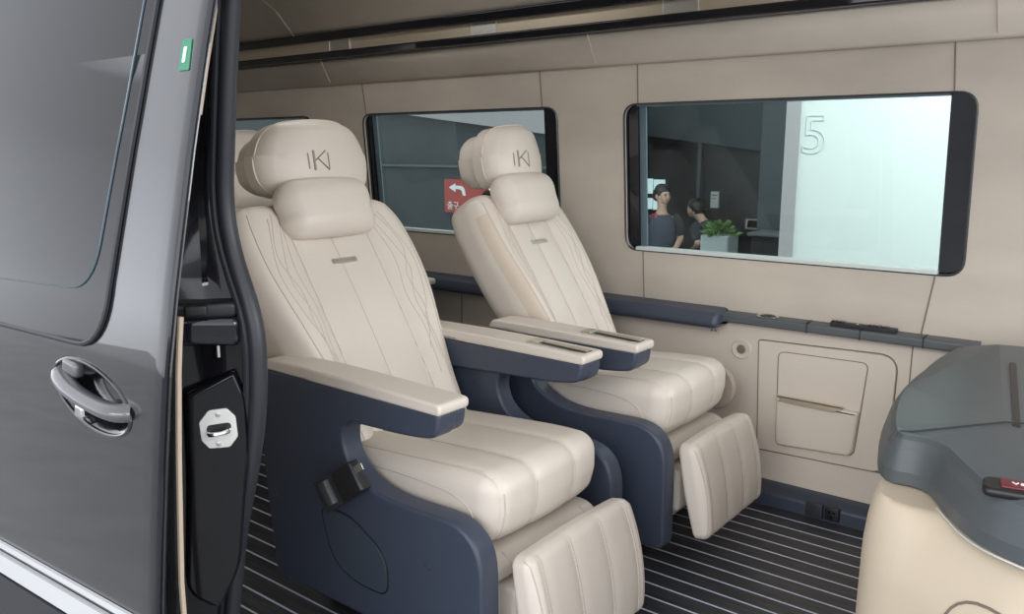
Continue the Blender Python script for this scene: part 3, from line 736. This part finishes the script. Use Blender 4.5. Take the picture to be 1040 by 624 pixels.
# ---------------------------------------------------------------- console
cs=thing('front_console',(.0,1.9,0),'cream console cabinet with dark navy top at the right front of the cabin','console')
body=[(-.365,2.53),(-.378,1.85,.1),(-.370,1.42,.09),(-.22,1.325,.12),(-.08,1.215,.2),(.45,1.12),(.45,2.53)]
bo=rpoly(body,10)
def bodyM(u,v,d):
    k=.018*max(0,(.62-d))+.06*max(0,.25-d)
    c=Vector((.15,1.95)); w=(Vector((u,v))-c); w=c+w*(1+k); return (w.x,min(v,w.y) if v<2.2 else v,d)
bm=NB(); vs=[]
for d,e in [(0,0)]+[(.05*i,0) for i in range(1,10)]+[(.48,.004),(.52,.018),(.55,.036),(.568,.056),(.575,.078)]:
    pl_=inset(bo,e) if e else bo
    vs.append([bm.verts.new(bodyM(*(p0.lerp(p,1-.75*max(0,min(1,(-.27-p0.x)/.08)))),d)) for p,p0 in zip(pl_,bo)])
for a,b in zip(vs,vs[1:]):
    for i in range(len(a)): bm.faces.new((a[i-1],a[i],b[i],b[i-1]))
bm.faces.new(vs[-1]); M['console']=mat('cream_console',(.66,.56,.43),.45,bump=(500,.06)); cb=obj('console_body',bm,M['console'],cs)
top=[(-.450,2.595),(-.470,2.40,.2),(-.466,2.15,.3),(-.440,1.85,.3),(-.388,1.60,.08),(-.352,1.487,.06),(-.283,1.500,.04),(-.24,1.42,.08),(-.183,1.327,.1),(-.109,1.288,.15),(.02,1.25,.1),(.45,1.17),(.45,2.595)]
to=rpoly(top,10); rings=[(.584,.010),(.576,.004),(.580,0),(.602,.0),(.640,.010),(.655,.018),(.662,.026)]
bm=NB(); vs=[]
def zsh(p): return -.052*max(0,min(1,(p.y-1.5)/.75))*max(0,min(1,(-.22-p.x)/.12))
for d,e in rings: vs.append([bm.verts.new((p.x,min(p.y,2.595),d+zsh(p))) for p in (inset(to,e) if e else to)])
for a,b in zip(vs,vs[1:]):
    for i in range(len(a)): bm.faces.new((a[i-1],a[i],b[i],b[i-1]))
bm.faces.new(list(reversed(vs[0])))
from mathutils.geometry import delaunay_2d_cdt
rp=[v.co.copy() for v in vs[-1]]; n=len(rp)
pts=[p.xy for p in rp]+[Vector((-.30,2.30)),Vector((-.190,1.62)),Vector((.40,1.75)),Vector((.40,2.40))]
hts=[p.z for p in rp]+[.682,.686,.672,.664]
V2,E2,F2,ov_,_,_=delaunay_2d_cdt(pts,[(n,n+1),(n+1,n+2),(n,n+3)],[list(range(n))],1,1e-6)
nv=[]
for i,v in enumerate(V2):
    o_=ov_[i][0] if ov_[i] else None
    nv.append(vs[-1][o_] if (o_ is not None and o_<n) else bm.verts.new((v.x,v.y,hts[o_] if o_ is not None else .67)))
for f in F2:
    try: bm.faces.new([nv[i] for i in f])
    except ValueError: pass
ct=obj('console_top',bm,M['navy_soft'],cs,ang=12)
T=bvh(ct); bm=NB()
def drop(x,y,l=.0006):
    h=T.ray_cast(Vector((x,y,2))-cs.location,Vector((0,0,-1))); return (h[0]+cs.location+Vector((0,0,l))) if h[0] else Vector((x,y,.66))
tube(bm,[drop(-.352+.245*i/30,1.530+.13*i/30) for i in range(31)],.0018,6); obj('top_seam',bm,M['black'],ct)
bm=NB(); 
a,b=drop(-.243,2.10),drop(-.170,1.605)
prism(bm,rpoly([(a.x-.006,a.y),(b.x-.006,b.y),(b.x+.006,b.y),(a.x+.006,a.y)]),.66,max(a.z,b.z)+.001,XY); obj('top_slot',bm,M['black'],ct)
edge=[p for p in to if p.x>-.250 and p.y<1.45 and p.x<.44]
bm=NB(); tube(bm,[(p.x-.001,p.y-.002,.576) for p in edge],.0018,8); obj('edge_trim',bm,M['white_metal'],cs)
SM=frame(drop(-.130,1.352),(1,.22,0),(-.22,1,.05)); sm=lambda u,v,d:tuple(SM@Vector((u,v,d)))
bm=NB(); prism(bm,rpoly([(-.050,-.026,.014),(.060,-.030,.014),(.062,.022,.012),(-.046,.026,.014)]),-.006,.008,sm,.006); sw=obj('switch_bezel',bm,M['black'],cs)
bm=NB(); prism(bm,rpoly([(-.026,-.015,.004),(.032,-.015,.004),(.032,.015,.004),(-.026,.015,.004)]),.006,.0105,sm,.002); rb=obj('switch_button',bm,M['red'],sw)
bm=NB()
tube(bm,[sm(-.010,.003,.0108),sm(-.006,-.003,.0108),sm(-.003,.002,.0108)],.0012,6)
prism(bm,rpoly([(.000,-.004,.001),(.013,-.004,.001),(.013,.003,.003),(.000,.003,.003)]),.0104,.0112,sm); obj('switch_symbol',bm,M['white'],rb)
# access panel outline on the side facing the door
TB=bvh(cb)
def near_face(s_,z):
    h=TB.ray_cast(Vector((s_,.5,z))-cs.location,Vector((0,1,0))); return (h[0] if h[0] else Vector((s_,1.2,z))-cs.location)+cs.location
ol=rpoly([(-.215,.05,.03),(.40,.05,.03),(.40,.508,.03),(-.205,.508,.08)],8)
bm=NB(); tube(bm,[near_face(p.x,p.y)+Vector((-.0005,-.001,0)) for p in densify(ol,.02)],.0022,6,closed=True); obj('access_panel_gap',bm,M['groove'],cb)

# ---------------------------------------------------------------- the place outside the far windows
BEFORE={o.name for o in COL.objects}
def quad_box(name,a,b,m,kind='structure'): bm=NB(); box(bm,a,b); return obj(name,bm,m,kind=kind)
M['ground']=mat('grey_ground',(.30,.30,.30),.7,var=(1.5,.2,(1,1,1)))
M['dark_wall']=mat('dark_facade',(.009,.011,.013),.4)
M['teal_wall']=mat('dark_teal_wall',(.014,.021,.026),.5)
M['white_wall']=mat('white_outer_wall',(.50,.53,.52),.6)
M['grey_col']=mat('blue_grey_column',(.05,.065,.075),.4)
M['pink']=mat('pale_plaster',(.26,.245,.255),.6)
quad_box('ground_floor',(-30,-25,GZ-.1),(20,14,GZ),M['ground'])
quad_box('wall_back',(-16,10,GZ),(6,10.2,6),M['dark_wall'])
quad_box('wall_outside_left',(-22,8.1,GZ),(-4.9,8.3,6),M['teal_wall'])
quad_box('wall_outside_right',(-2.075,7,GZ),(9,7.25,6),M['white_wall'])
quad_box('trim_6',(-2.11,6.97,GZ),(-1.995,7.0,6),M['pink'])
quad_box('trim_7',(-3.25,9.8,GZ),(-2.86,9.99,6),M['grey_col'])
bm=NB(); prism(bm,rpoly([(-8.2,1.70),(-5.2,1.33),(-4.95,1.33),(-4.95,3.2),(-8.2,3.2)]),7.9,8.1,XZ); obj('trim_8',bm,M['pink'],kind='structure')
quad_box('trim_9',(-9.5,8.02,.915),(-4.9,8.10,.945),M['grey_col'])
bm=NB()
box(bm,(-4.13,9.90,GZ),(-4.08,10.0,3.2)); obj('trim_10',bm,M['grey_col'],kind='structure')
M['band']=mat('dark_teal_band',(.028,.040,.046),.5)
bm=NB(); prism(bm,rpoly([(-5.4,1.41),(-3.24,1.13),(-3.24,3.4),(-5.4,3.4)]),9.84,9.95,XZ); obj('trim_11',bm,M['band'],kind='structure')
# small lit panes at the far left of the facade
fw=D.objects.new('window_4',None); COL.objects.link(fw); fw['kind']='structure'
M['pane_lit']=mat('bright_pane',(.5,.6,.62),.3,emit=((.62,.78,.82),.55))
for x0,x1,z0,z1 in ((-5.02,-4.815,.545,.75),(-4.785,-4.63,.535,.74),(-5.02,-4.815,.33,.48),(-4.785,-4.63,.325,.475)):
    bm=NB(); box(bm,(x0,9.95,z0),(x1,9.99,z1)); obj('pane',bm,M['pane_lit'],fw)
def tmesh(me,m4):
    me.materials.clear(); me.transform(m4); return me
XZF=lambda x,y,z:frame((x,y,z),(1,0,0),(0,0,1))
n5=obj('wall_numeral',tmesh(text_mesh('5',.46,.0035),XZF(-1.87,6.992,1.26)),mat('numeral_outline',(.50,.58,.58),.5)); tag(n5,'large outlined numeral 5 on the white wall outside the nearer window','numeral')
def poster(name,x0,x1,z0,z1,m,label,cat,marks=()):
    t=thing(name,((x0+x1)/2,9.96,z0),label,cat)
    bm=NB(); prism(bm,rrect(x0,x1,z0,z1,.006),9.955,9.995,XZ,0,2,.003); b=obj('sheet',bm,m,t)
    for (a,b_,c,d,mm) in marks:
        bm=NB(); box(bm,(x0+(x1-x0)*a,9.952,z0+(z1-z0)*c),(x0+(x1-x0)*b_,9.956,z0+(z1-z0)*d)); obj('printed_mark',bm,mm,t)
M['paper']=mat('notice_paper',(.45,.47,.45),.6); M['orange']=mat('orange_print',(.40,.22,.10),.6); M['greyp']=mat('grey_print',(.12,.13,.14),.6)
poster('notice_sign',-3.95,-3.84,.385,.60,M['paper'],'tall pale notice sheet on the dark facade above the plant','notice',((.15,.85,.75,.82,M['greyp']),(.15,.7,.55,.6,M['greyp'])))
poster('small_poster',-4.24,-4.10,.38,.47,M['orange'],'small orange-brown poster on the dark facade right of the standing head','poster',((.3,.7,.2,.8,M['black']),))
poster('framed_notice',-3.47,-3.22,.125,.27,M['greyp'],'grey framed notice low on the dark facade beside the column','notice',((.08,.92,.1,.9,M['paper']),(.14,.86,.16,.84,M['greyp'])))
poster('plate_sign',-3.43,-3.27,.04,.088,M['greyp'],'small grey plate under the framed notice on the dark facade','plate',((.1,.9,.3,.7,M['paper']),))
# red exit board
rs=thing('exit_sign',(-6.64,8.05,.31),'red sign with white left-turn arrow seen through the farther window','sign')
M['sign_red']=mat('sign_red',(.30,.035,.03),.5); M['sign_white']=mat('sign_white',(.6,.64,.65),.5)
bm=NB(); prism(bm,rrect(-6.975,-6.27,.312,.757,.006),8.03,8.09,XZ,0,2,.004); obj('board',bm,M['sign_red'],rs)
bm=NB()
prism(bm,rpoly([(-6.885,.648),(-6.775,.705),(-6.775,.675),(-6.66,.672,.03),(-6.615,.640,.05),(-6.595,.545),(-6.645,.545),(-6.66,.612,.04),(-6.70,.628,.02),(-6.775,.628),(-6.775,.590)],5),8.022,8.032,XZ); obj('arrow',bm,M['sign_white'],rs)
try:
    tx=tmesh(text_mesh('출구',.115,0,.003),XZF(-6.82,8.026,.40)); obj('lettering',tx,M['sign_white'],rs)
except Exception as e: print('text',e)

# two seated people and the planter behind them
def skinned(name,verts,edges,radii,m,parent,root=0,sub=2):
    me=D.meshes.new(name); me.from_pydata(verts,edges,[]); o=D.objects.new(name,me); COL.objects.link(o)
    s=o.modifiers.new('s','SKIN'); 
    lay=me.skin_vertices[0] if me.skin_vertices else None
    if lay is None:
        bm=bmesh.new(); bm.from_mesh(me); bm.verts.layers.skin.verify(); bm.to_mesh(me); bm.free(); lay=me.skin_vertices[0]
    for i,r in enumerate(radii): lay.data[i].radius=(r,r) if not isinstance(r,tuple) else r; lay.data[i].use_root=(i==root)
    u=o.modifiers.new('u','SUBSURF'); u.levels=sub; u.render_levels=sub
    dg=bpy.context.evaluated_depsgraph_get(); dg.update(); nm=D.meshes.new_from_object(o.evaluated_get(dg)); D.objects.remove(o); D.meshes.remove(me)
    nm.materials.clear(); return obj(name,nm,m,parent,True,ang=180)
M['skin']=mat('skin',(.50,.32,.24),.5); M['hair']=mat('black_hair',(.012,.011,.011),.5); M['vest']=mat('blue_grey_vest',(.035,.045,.07),.7); M['sleeve']=mat('dark_shirt',(.02,.022,.03),.8); M['pinkc']=mat('red_collar',(.45,.06,.10),.7); M['trouser']=mat('dark_trousers',(.02,.02,.024),.8)
def person(loc,rz,label,top,lean=0,head_turn=0,collar=True,pose=0):
    P=thing('person',loc,label,'person'); P.rotation_euler=(0,0,rz)
    # local: facing -Y, seat height .47
    def L_(x,y,z):  # lean torso about hip
        if z>.55: 
            h=z-.55; return (x,y-h*math.sin(lean),.55+h*math.cos(lean))
        return (x,y,z)
    J=[(0,0,.55),(0,0,.75),(0,.01,.95),(0,0,1.07),(0,-.02,1.17)]
    V=[L_(*p) for p in J]; Rr=[(.13,.10),(.12,.09),(.13,.09),(.06,.06),(.055,.06)]; E=[(0,1),(1,2),(2,3),(3,4)]
    def add(p,r,a,raw=False):
        V.append(p if raw else L_(*p)); Rr.append((r,r)); E.append((a,len(V)-1)); return len(V)-1
    hands=[]
    for s in (-1,1):
        k=add((s*.10,-.05,.52),.085,0,True); k=add((s*.14,-.44,.50),.062,k,True); k=add((s*.14,-.46,.10),.042,k,True); k=add((s*.14,-.50,.045),.038,k,True); add((s*.15,-.62,.03),.028,k,True)
        k=add((s*.165,.01,.99),.050,2)
        if pose==0 and s==-1: e=add((-.36,.05,.80),.046,k); w=add((-.22,-.14,.63),.032,e)
        else: e=add((s*.25,.0,.76),.046,k); w=add((s*.15,-.25,.66),.032,e)
        h=add(tuple(Vector(V[w])+Vector((-s*.04,-.05,-.01))),.036,w,True); hands.append((h,s))
    k=add((0,-.025,1.24),.082,4); k=add((0,-.03,1.31),.088,k); add((0,-.02,1.355),.066,k)
    for h,s in hands:
        c=Vector(V[h])
        for i in range(4):
            a=add(tuple(c+Vector((-s*.012+.018*(i-1.5),-.045,-.005))),.010,h,True); b=add(tuple(Vector(V[a])+Vector((-s*.004,-.030-.004*(i in (1,2)),-.014))),.009,a,True); add(tuple(Vector(V[b])+Vector((0,-.014,-.02))),.008,b,True)
        a=add(tuple(c+Vector((-s*.04,-.012,.012))),.012,h,True); add(tuple(Vector(V[a])+Vector((-s*.014,-.028,-.004))),.010,a,True)
    bd=skinned('body',V,E,Rr,M['skin'],P)
    hcn=Vector(L_(0,-.03,1.29)); 
    HM=Matrix.Translation(hcn)@Matrix.Rotation(head_turn,4,'Z')
    hm=lambda x,y,z:tuple(HM@Vector((x,y,z)))
    bm=NB(); rbox(bm,(.104,.112,.100),(.10,.108,.095),(1,1,1),6,lambda x,y,z:hm(x,y+.020+(.020 if z<0 else 0),z+.048-.03*(y>0.02)))
    obj('hair',bm,M['hair'],P,True)
    bm=NB(); rbox(bm,(.066,.05,.088),(.06,.045,.08),(1,1,1),5,lambda x,y,z:hm(x*(1-.25*max(0,-z/.088)),y-.055,z-.012)); rbox(bm,(.012,.016,.022),(.01,.014,.02),(1,1,1),3,lambda x,y,z:hm(x,y-.108,z-.012))
    for s in (-1,1): rbox(bm,(.010,.018,.026),.009,(1,1,1),3,lambda x,y,z:hm(x+s*.088,y-.0,z-.01))
    fc=obj('face',bm,M['skin'],P,True)
    for s in (-1,1):
        bm=NB(); rbox(bm,(.014,.006,.006),.005,(1,1,1),2,lambda x,y,z:hm(x+s*.030,y-.100,z+.006)); obj('eye',bm,M['hair'],fc,True)
        bm=NB(); rbox(bm,(.018,.006,.004),.003,(1,1,1),2,lambda x,y,z:hm(x+s*.031,y-.099,z+.026)); obj('eyebrow',bm,M['hair'],fc,True)
    bm=NB(); rbox(bm,(.022,.006,.005),.004,(1,1,1),2,lambda x,y,z:hm(x,y-.098,z-.058)); obj('mouth',bm,M['pinkc'],fc,True)
    v=[L_(0,-.0,.50),L_(0,0,.66),L_(0,-.005,.84),L_(0,.005,.98),L_(0,.0,1.075)]; r=[(.195,.155),(.19,.15),(.20,.155),(.205,.15),(.115,.11)]; e=[(0,1),(1,2),(2,3),(3,4)]
    skinned('vest' if collar else 'jacket',v,e,r,top,P)
    v=[];e=[];r=[]
    for s in (-1,1):
        n=len(v); el=V[[i for i,q in enumerate(V)][0]]
        v+= [L_(s*.13,.01,1.0),L_(s*.19,.01,.985)]; 
        v+= [L_(-.35,.05,.815)] if (pose==0 and s==-1) else [L_(s*.245,0,.78)]
        e+=[(n,n+1),(n+1,n+2)]; r+=[.115,.10,.075]
        o=skinned('sleeve',v[n:],[(0,1),(1,2)],r[n:],M['sleeve'],P)
    v=[(0,.0,.53)];e=[];r=[(.165,.13)]
    for s in (-1,1):
        n=len(v); v+=[(s*.10,-.06,.52),(s*.14,-.44,.50),(s*.14,-.46,.12)]; e+=[(0,n),(n,n+1),(n+1,n+2)]; r+=[.10,.078,.062]
    skinned('trousers',v,e,r,M['trouser'],P)
    if collar:
        bm=NB(); tube(bm,[L_(-.085,-.105,1.02),L_(-.07,-.05,1.075),L_(-.14,-.02,1.04),L_(-.17,-.07,.98)],.016,8,flat=.6); obj('collar',bm,M['pinkc'],P,True)
    return P
def stool(loc,label):
    t=thing('stool',loc,label,'stool')
    bm=NB(); disc(bm,tuple(loc),(0,0,1),[(.17,.33),(.19,.345),(.19,.365),(.17,.375),(0,.375)],24); obj('seat',bm,M['black'],t)
    for k in range(4):
        a=PI/4+k*PI/2; bm=NB(); tube(bm,[Vector(loc)+Vector((.13*math.cos(a),.13*math.sin(a),.34)),Vector(loc)+Vector((.19*math.cos(a),.19*math.sin(a),0))],.014,8); obj('leg',bm,M['silver'],t)
person((-4.16,8.9,GZ),R(35),'person in blue-grey vest with dark sleeves seated outside, one hand on the hip',M['vest'],0,R(30))
person((-3.50,9.25,GZ),R(-115),'person in dark clothes leaning forward beside the planter outside',M['sleeve'],.75,R(10),False,1)
stool((-4.16,8.93,GZ),'round stool under the person in the blue-grey vest'); stool((-3.50,9.25,GZ),'round stool under the person in dark clothes')
pl=thing('potted_plant',(-3.26,8.5,GZ),'leafy green plant in a pale grey planter outside the nearer window','plant')
bm=NB(); prism(bm,rrect(-3.42,-3.08,8.36,8.66,.03),GZ,.20,XY,.02,3); obj('planter',bm,mat('planter_grey',(.30,.33,.34),.5),pl)
M['leaf']=mat('leaf_green',(.10,.20,.045),.5,var=(8,.4,(1,1,1))); bm=NB(); rnd=random.Random(3)
for i in range(150):
    a=rnd.uniform(0,2*PI); el=rnd.uniform(.1,1.4); d=Vector((math.cos(a)*math.cos(el),math.sin(a)*math.cos(el),math.sin(el)*.8)); c=Vector((-3.25,8.5,.18))+d*rnd.uniform(.06,.20)
    s=d.cross(Vector((rnd.random()-.5,rnd.random()-.5,rnd.random()))).normalized()*.022
    q=[bm.verts.new(p) for p in (c,c+d*.04+s,c+d*.095+Vector((0,0,-.01)),c+d*.04-s)]; bm.faces.new(q)
obj('foliage',bm,M['leaf'],pl)['kind']='stuff'
bm=NB(); tube(bm,[(-3.25,8.5,.15),(-3.25,8.5,.30)],.02,8); obj('stem',bm,M['leaf'],pl)
t=thing('counter',(-2.85,9.3,GZ),'dark counter against the facade right of the planter','counter')
bm=NB(); rbox(bm,(.60,.25,.02),.01,(3,2,1),2,lambda x,y,z:(x-2.55,y+9.4,z+.155)); obj('counter_top',bm,M['greyp'],t)
bm=NB(); prism(bm,rrect(-3.12,-2.0,9.2,9.62,.01),GZ,.14,XY); obj('counter_base',bm,M['black'],t)

for o in list(COL.objects):
    if o.name in BEFORE or o.parent is not None or o.name=='ground_floor': continue
    if o.type=='MESH':
        yc=sum(v.co.y for v in o.data.vertices)/len(o.data.vertices); refit([o],-.0827*yc)
    elif o.children:
        l=o.location
        if o.name.startswith(('person','stool','potted','counter')): o.location=(l.x*1.0273-.0827*l.y,l.y*1.0506,l.z)
        else:
            ch=[k for k in kids(o) if k.type=='MESH']; ll=l.copy()
            yc=sum(v.co.y for k in ch for v in k.data.vertices)/sum(len(k.data.vertices) for k in ch)+ll.y
            for k in ch: k.data.transform(Matrix.Translation(ll))
            refit(ch,-.0827*yc); o.location=(ll.x*1.0273-.0827*yc,ll.y*1.0506,ll.z)
            for k in ch: k.data.transform(Matrix.Translation(-o.location))

# ---------------------------------------------------------------- light
w=D.worlds.new('world'); SC.world=w; w.use_nodes=True; nt=w.node_tree; bg=nt.nodes['Background']
tc=nt.nodes.new('ShaderNodeTexCoord'); sx_=nt.nodes.new('ShaderNodeSeparateXYZ'); nt.links.new(tc.outputs['Generated'],sx_.inputs[0])
rp_=nt.nodes.new('ShaderNodeValToRGB'); e=rp_.color_ramp.elements
mr=nt.nodes.new('ShaderNodeMapRange'); mr.inputs[1].default_value=-1; nt.links.new(sx_.outputs['Z'],mr.inputs[0]); nt.links.new(mr.outputs[0],rp_.inputs[0])
e[0].position=.42; e[0].color=(.60,.61,.63,1); e[1].position=.95; e[1].color=(.55,.57,.60,1); q=e.new(.50); q.color=(1.22,1.27,1.36,1); q=e.new(.60); q.color=(.75,.78,.84,1)
nt.links.new(rp_.outputs[0],bg.inputs[0]); bg.inputs[1].default_value=1.75
def area(name,loc,target,sx,sy,power,col=(1,1,1)):
    l=D.lights.new(name,'AREA'); l.shape='RECTANGLE'; l.size=sx; l.size_y=sy; l.energy=power; l.color=col
    o=D.objects.new(name,l); COL.objects.link(o); o.location=loc; o.rotation_euler=(Vector(target)-Vector(loc)).to_track_quat('-Z','Y').to_euler(); return o
area('hall_ceiling_light',(.2,-4.6,3.3),(-1.2,2.3,.9),5.0,1.6,125,(1,.985,.96))
area('front_fill_light',(3.6,2.1,2.3),(-1.8,1.7,1.0),2.0,1.4,66,(1,.985,.96))  # added fill through the open front to brighten the seat backs, no known lamp
area('rear_fill_light',(-2.3,1.75,1.80),(-2.3,1.8,0),.9,.3,2.6,(1,.97,.93))  # added fill to lift the dark rear cabin, no lamp fixture there
area('outside_wall_light',(-.55,5.6,3.2),(-.75,7.0,1.2),1.5,.4,150,(.95,1,.99))
area('outside_hall_light',(-5,6,4.5),(-5,8.5,0),3,2,25,(.95,.98,1))
vs_=SC.view_settings; vs_.view_transform='Standard'; vs_.look='None'; vs_.gamma=1; vs_.exposure=.32; vs_.use_curve_mapping=False
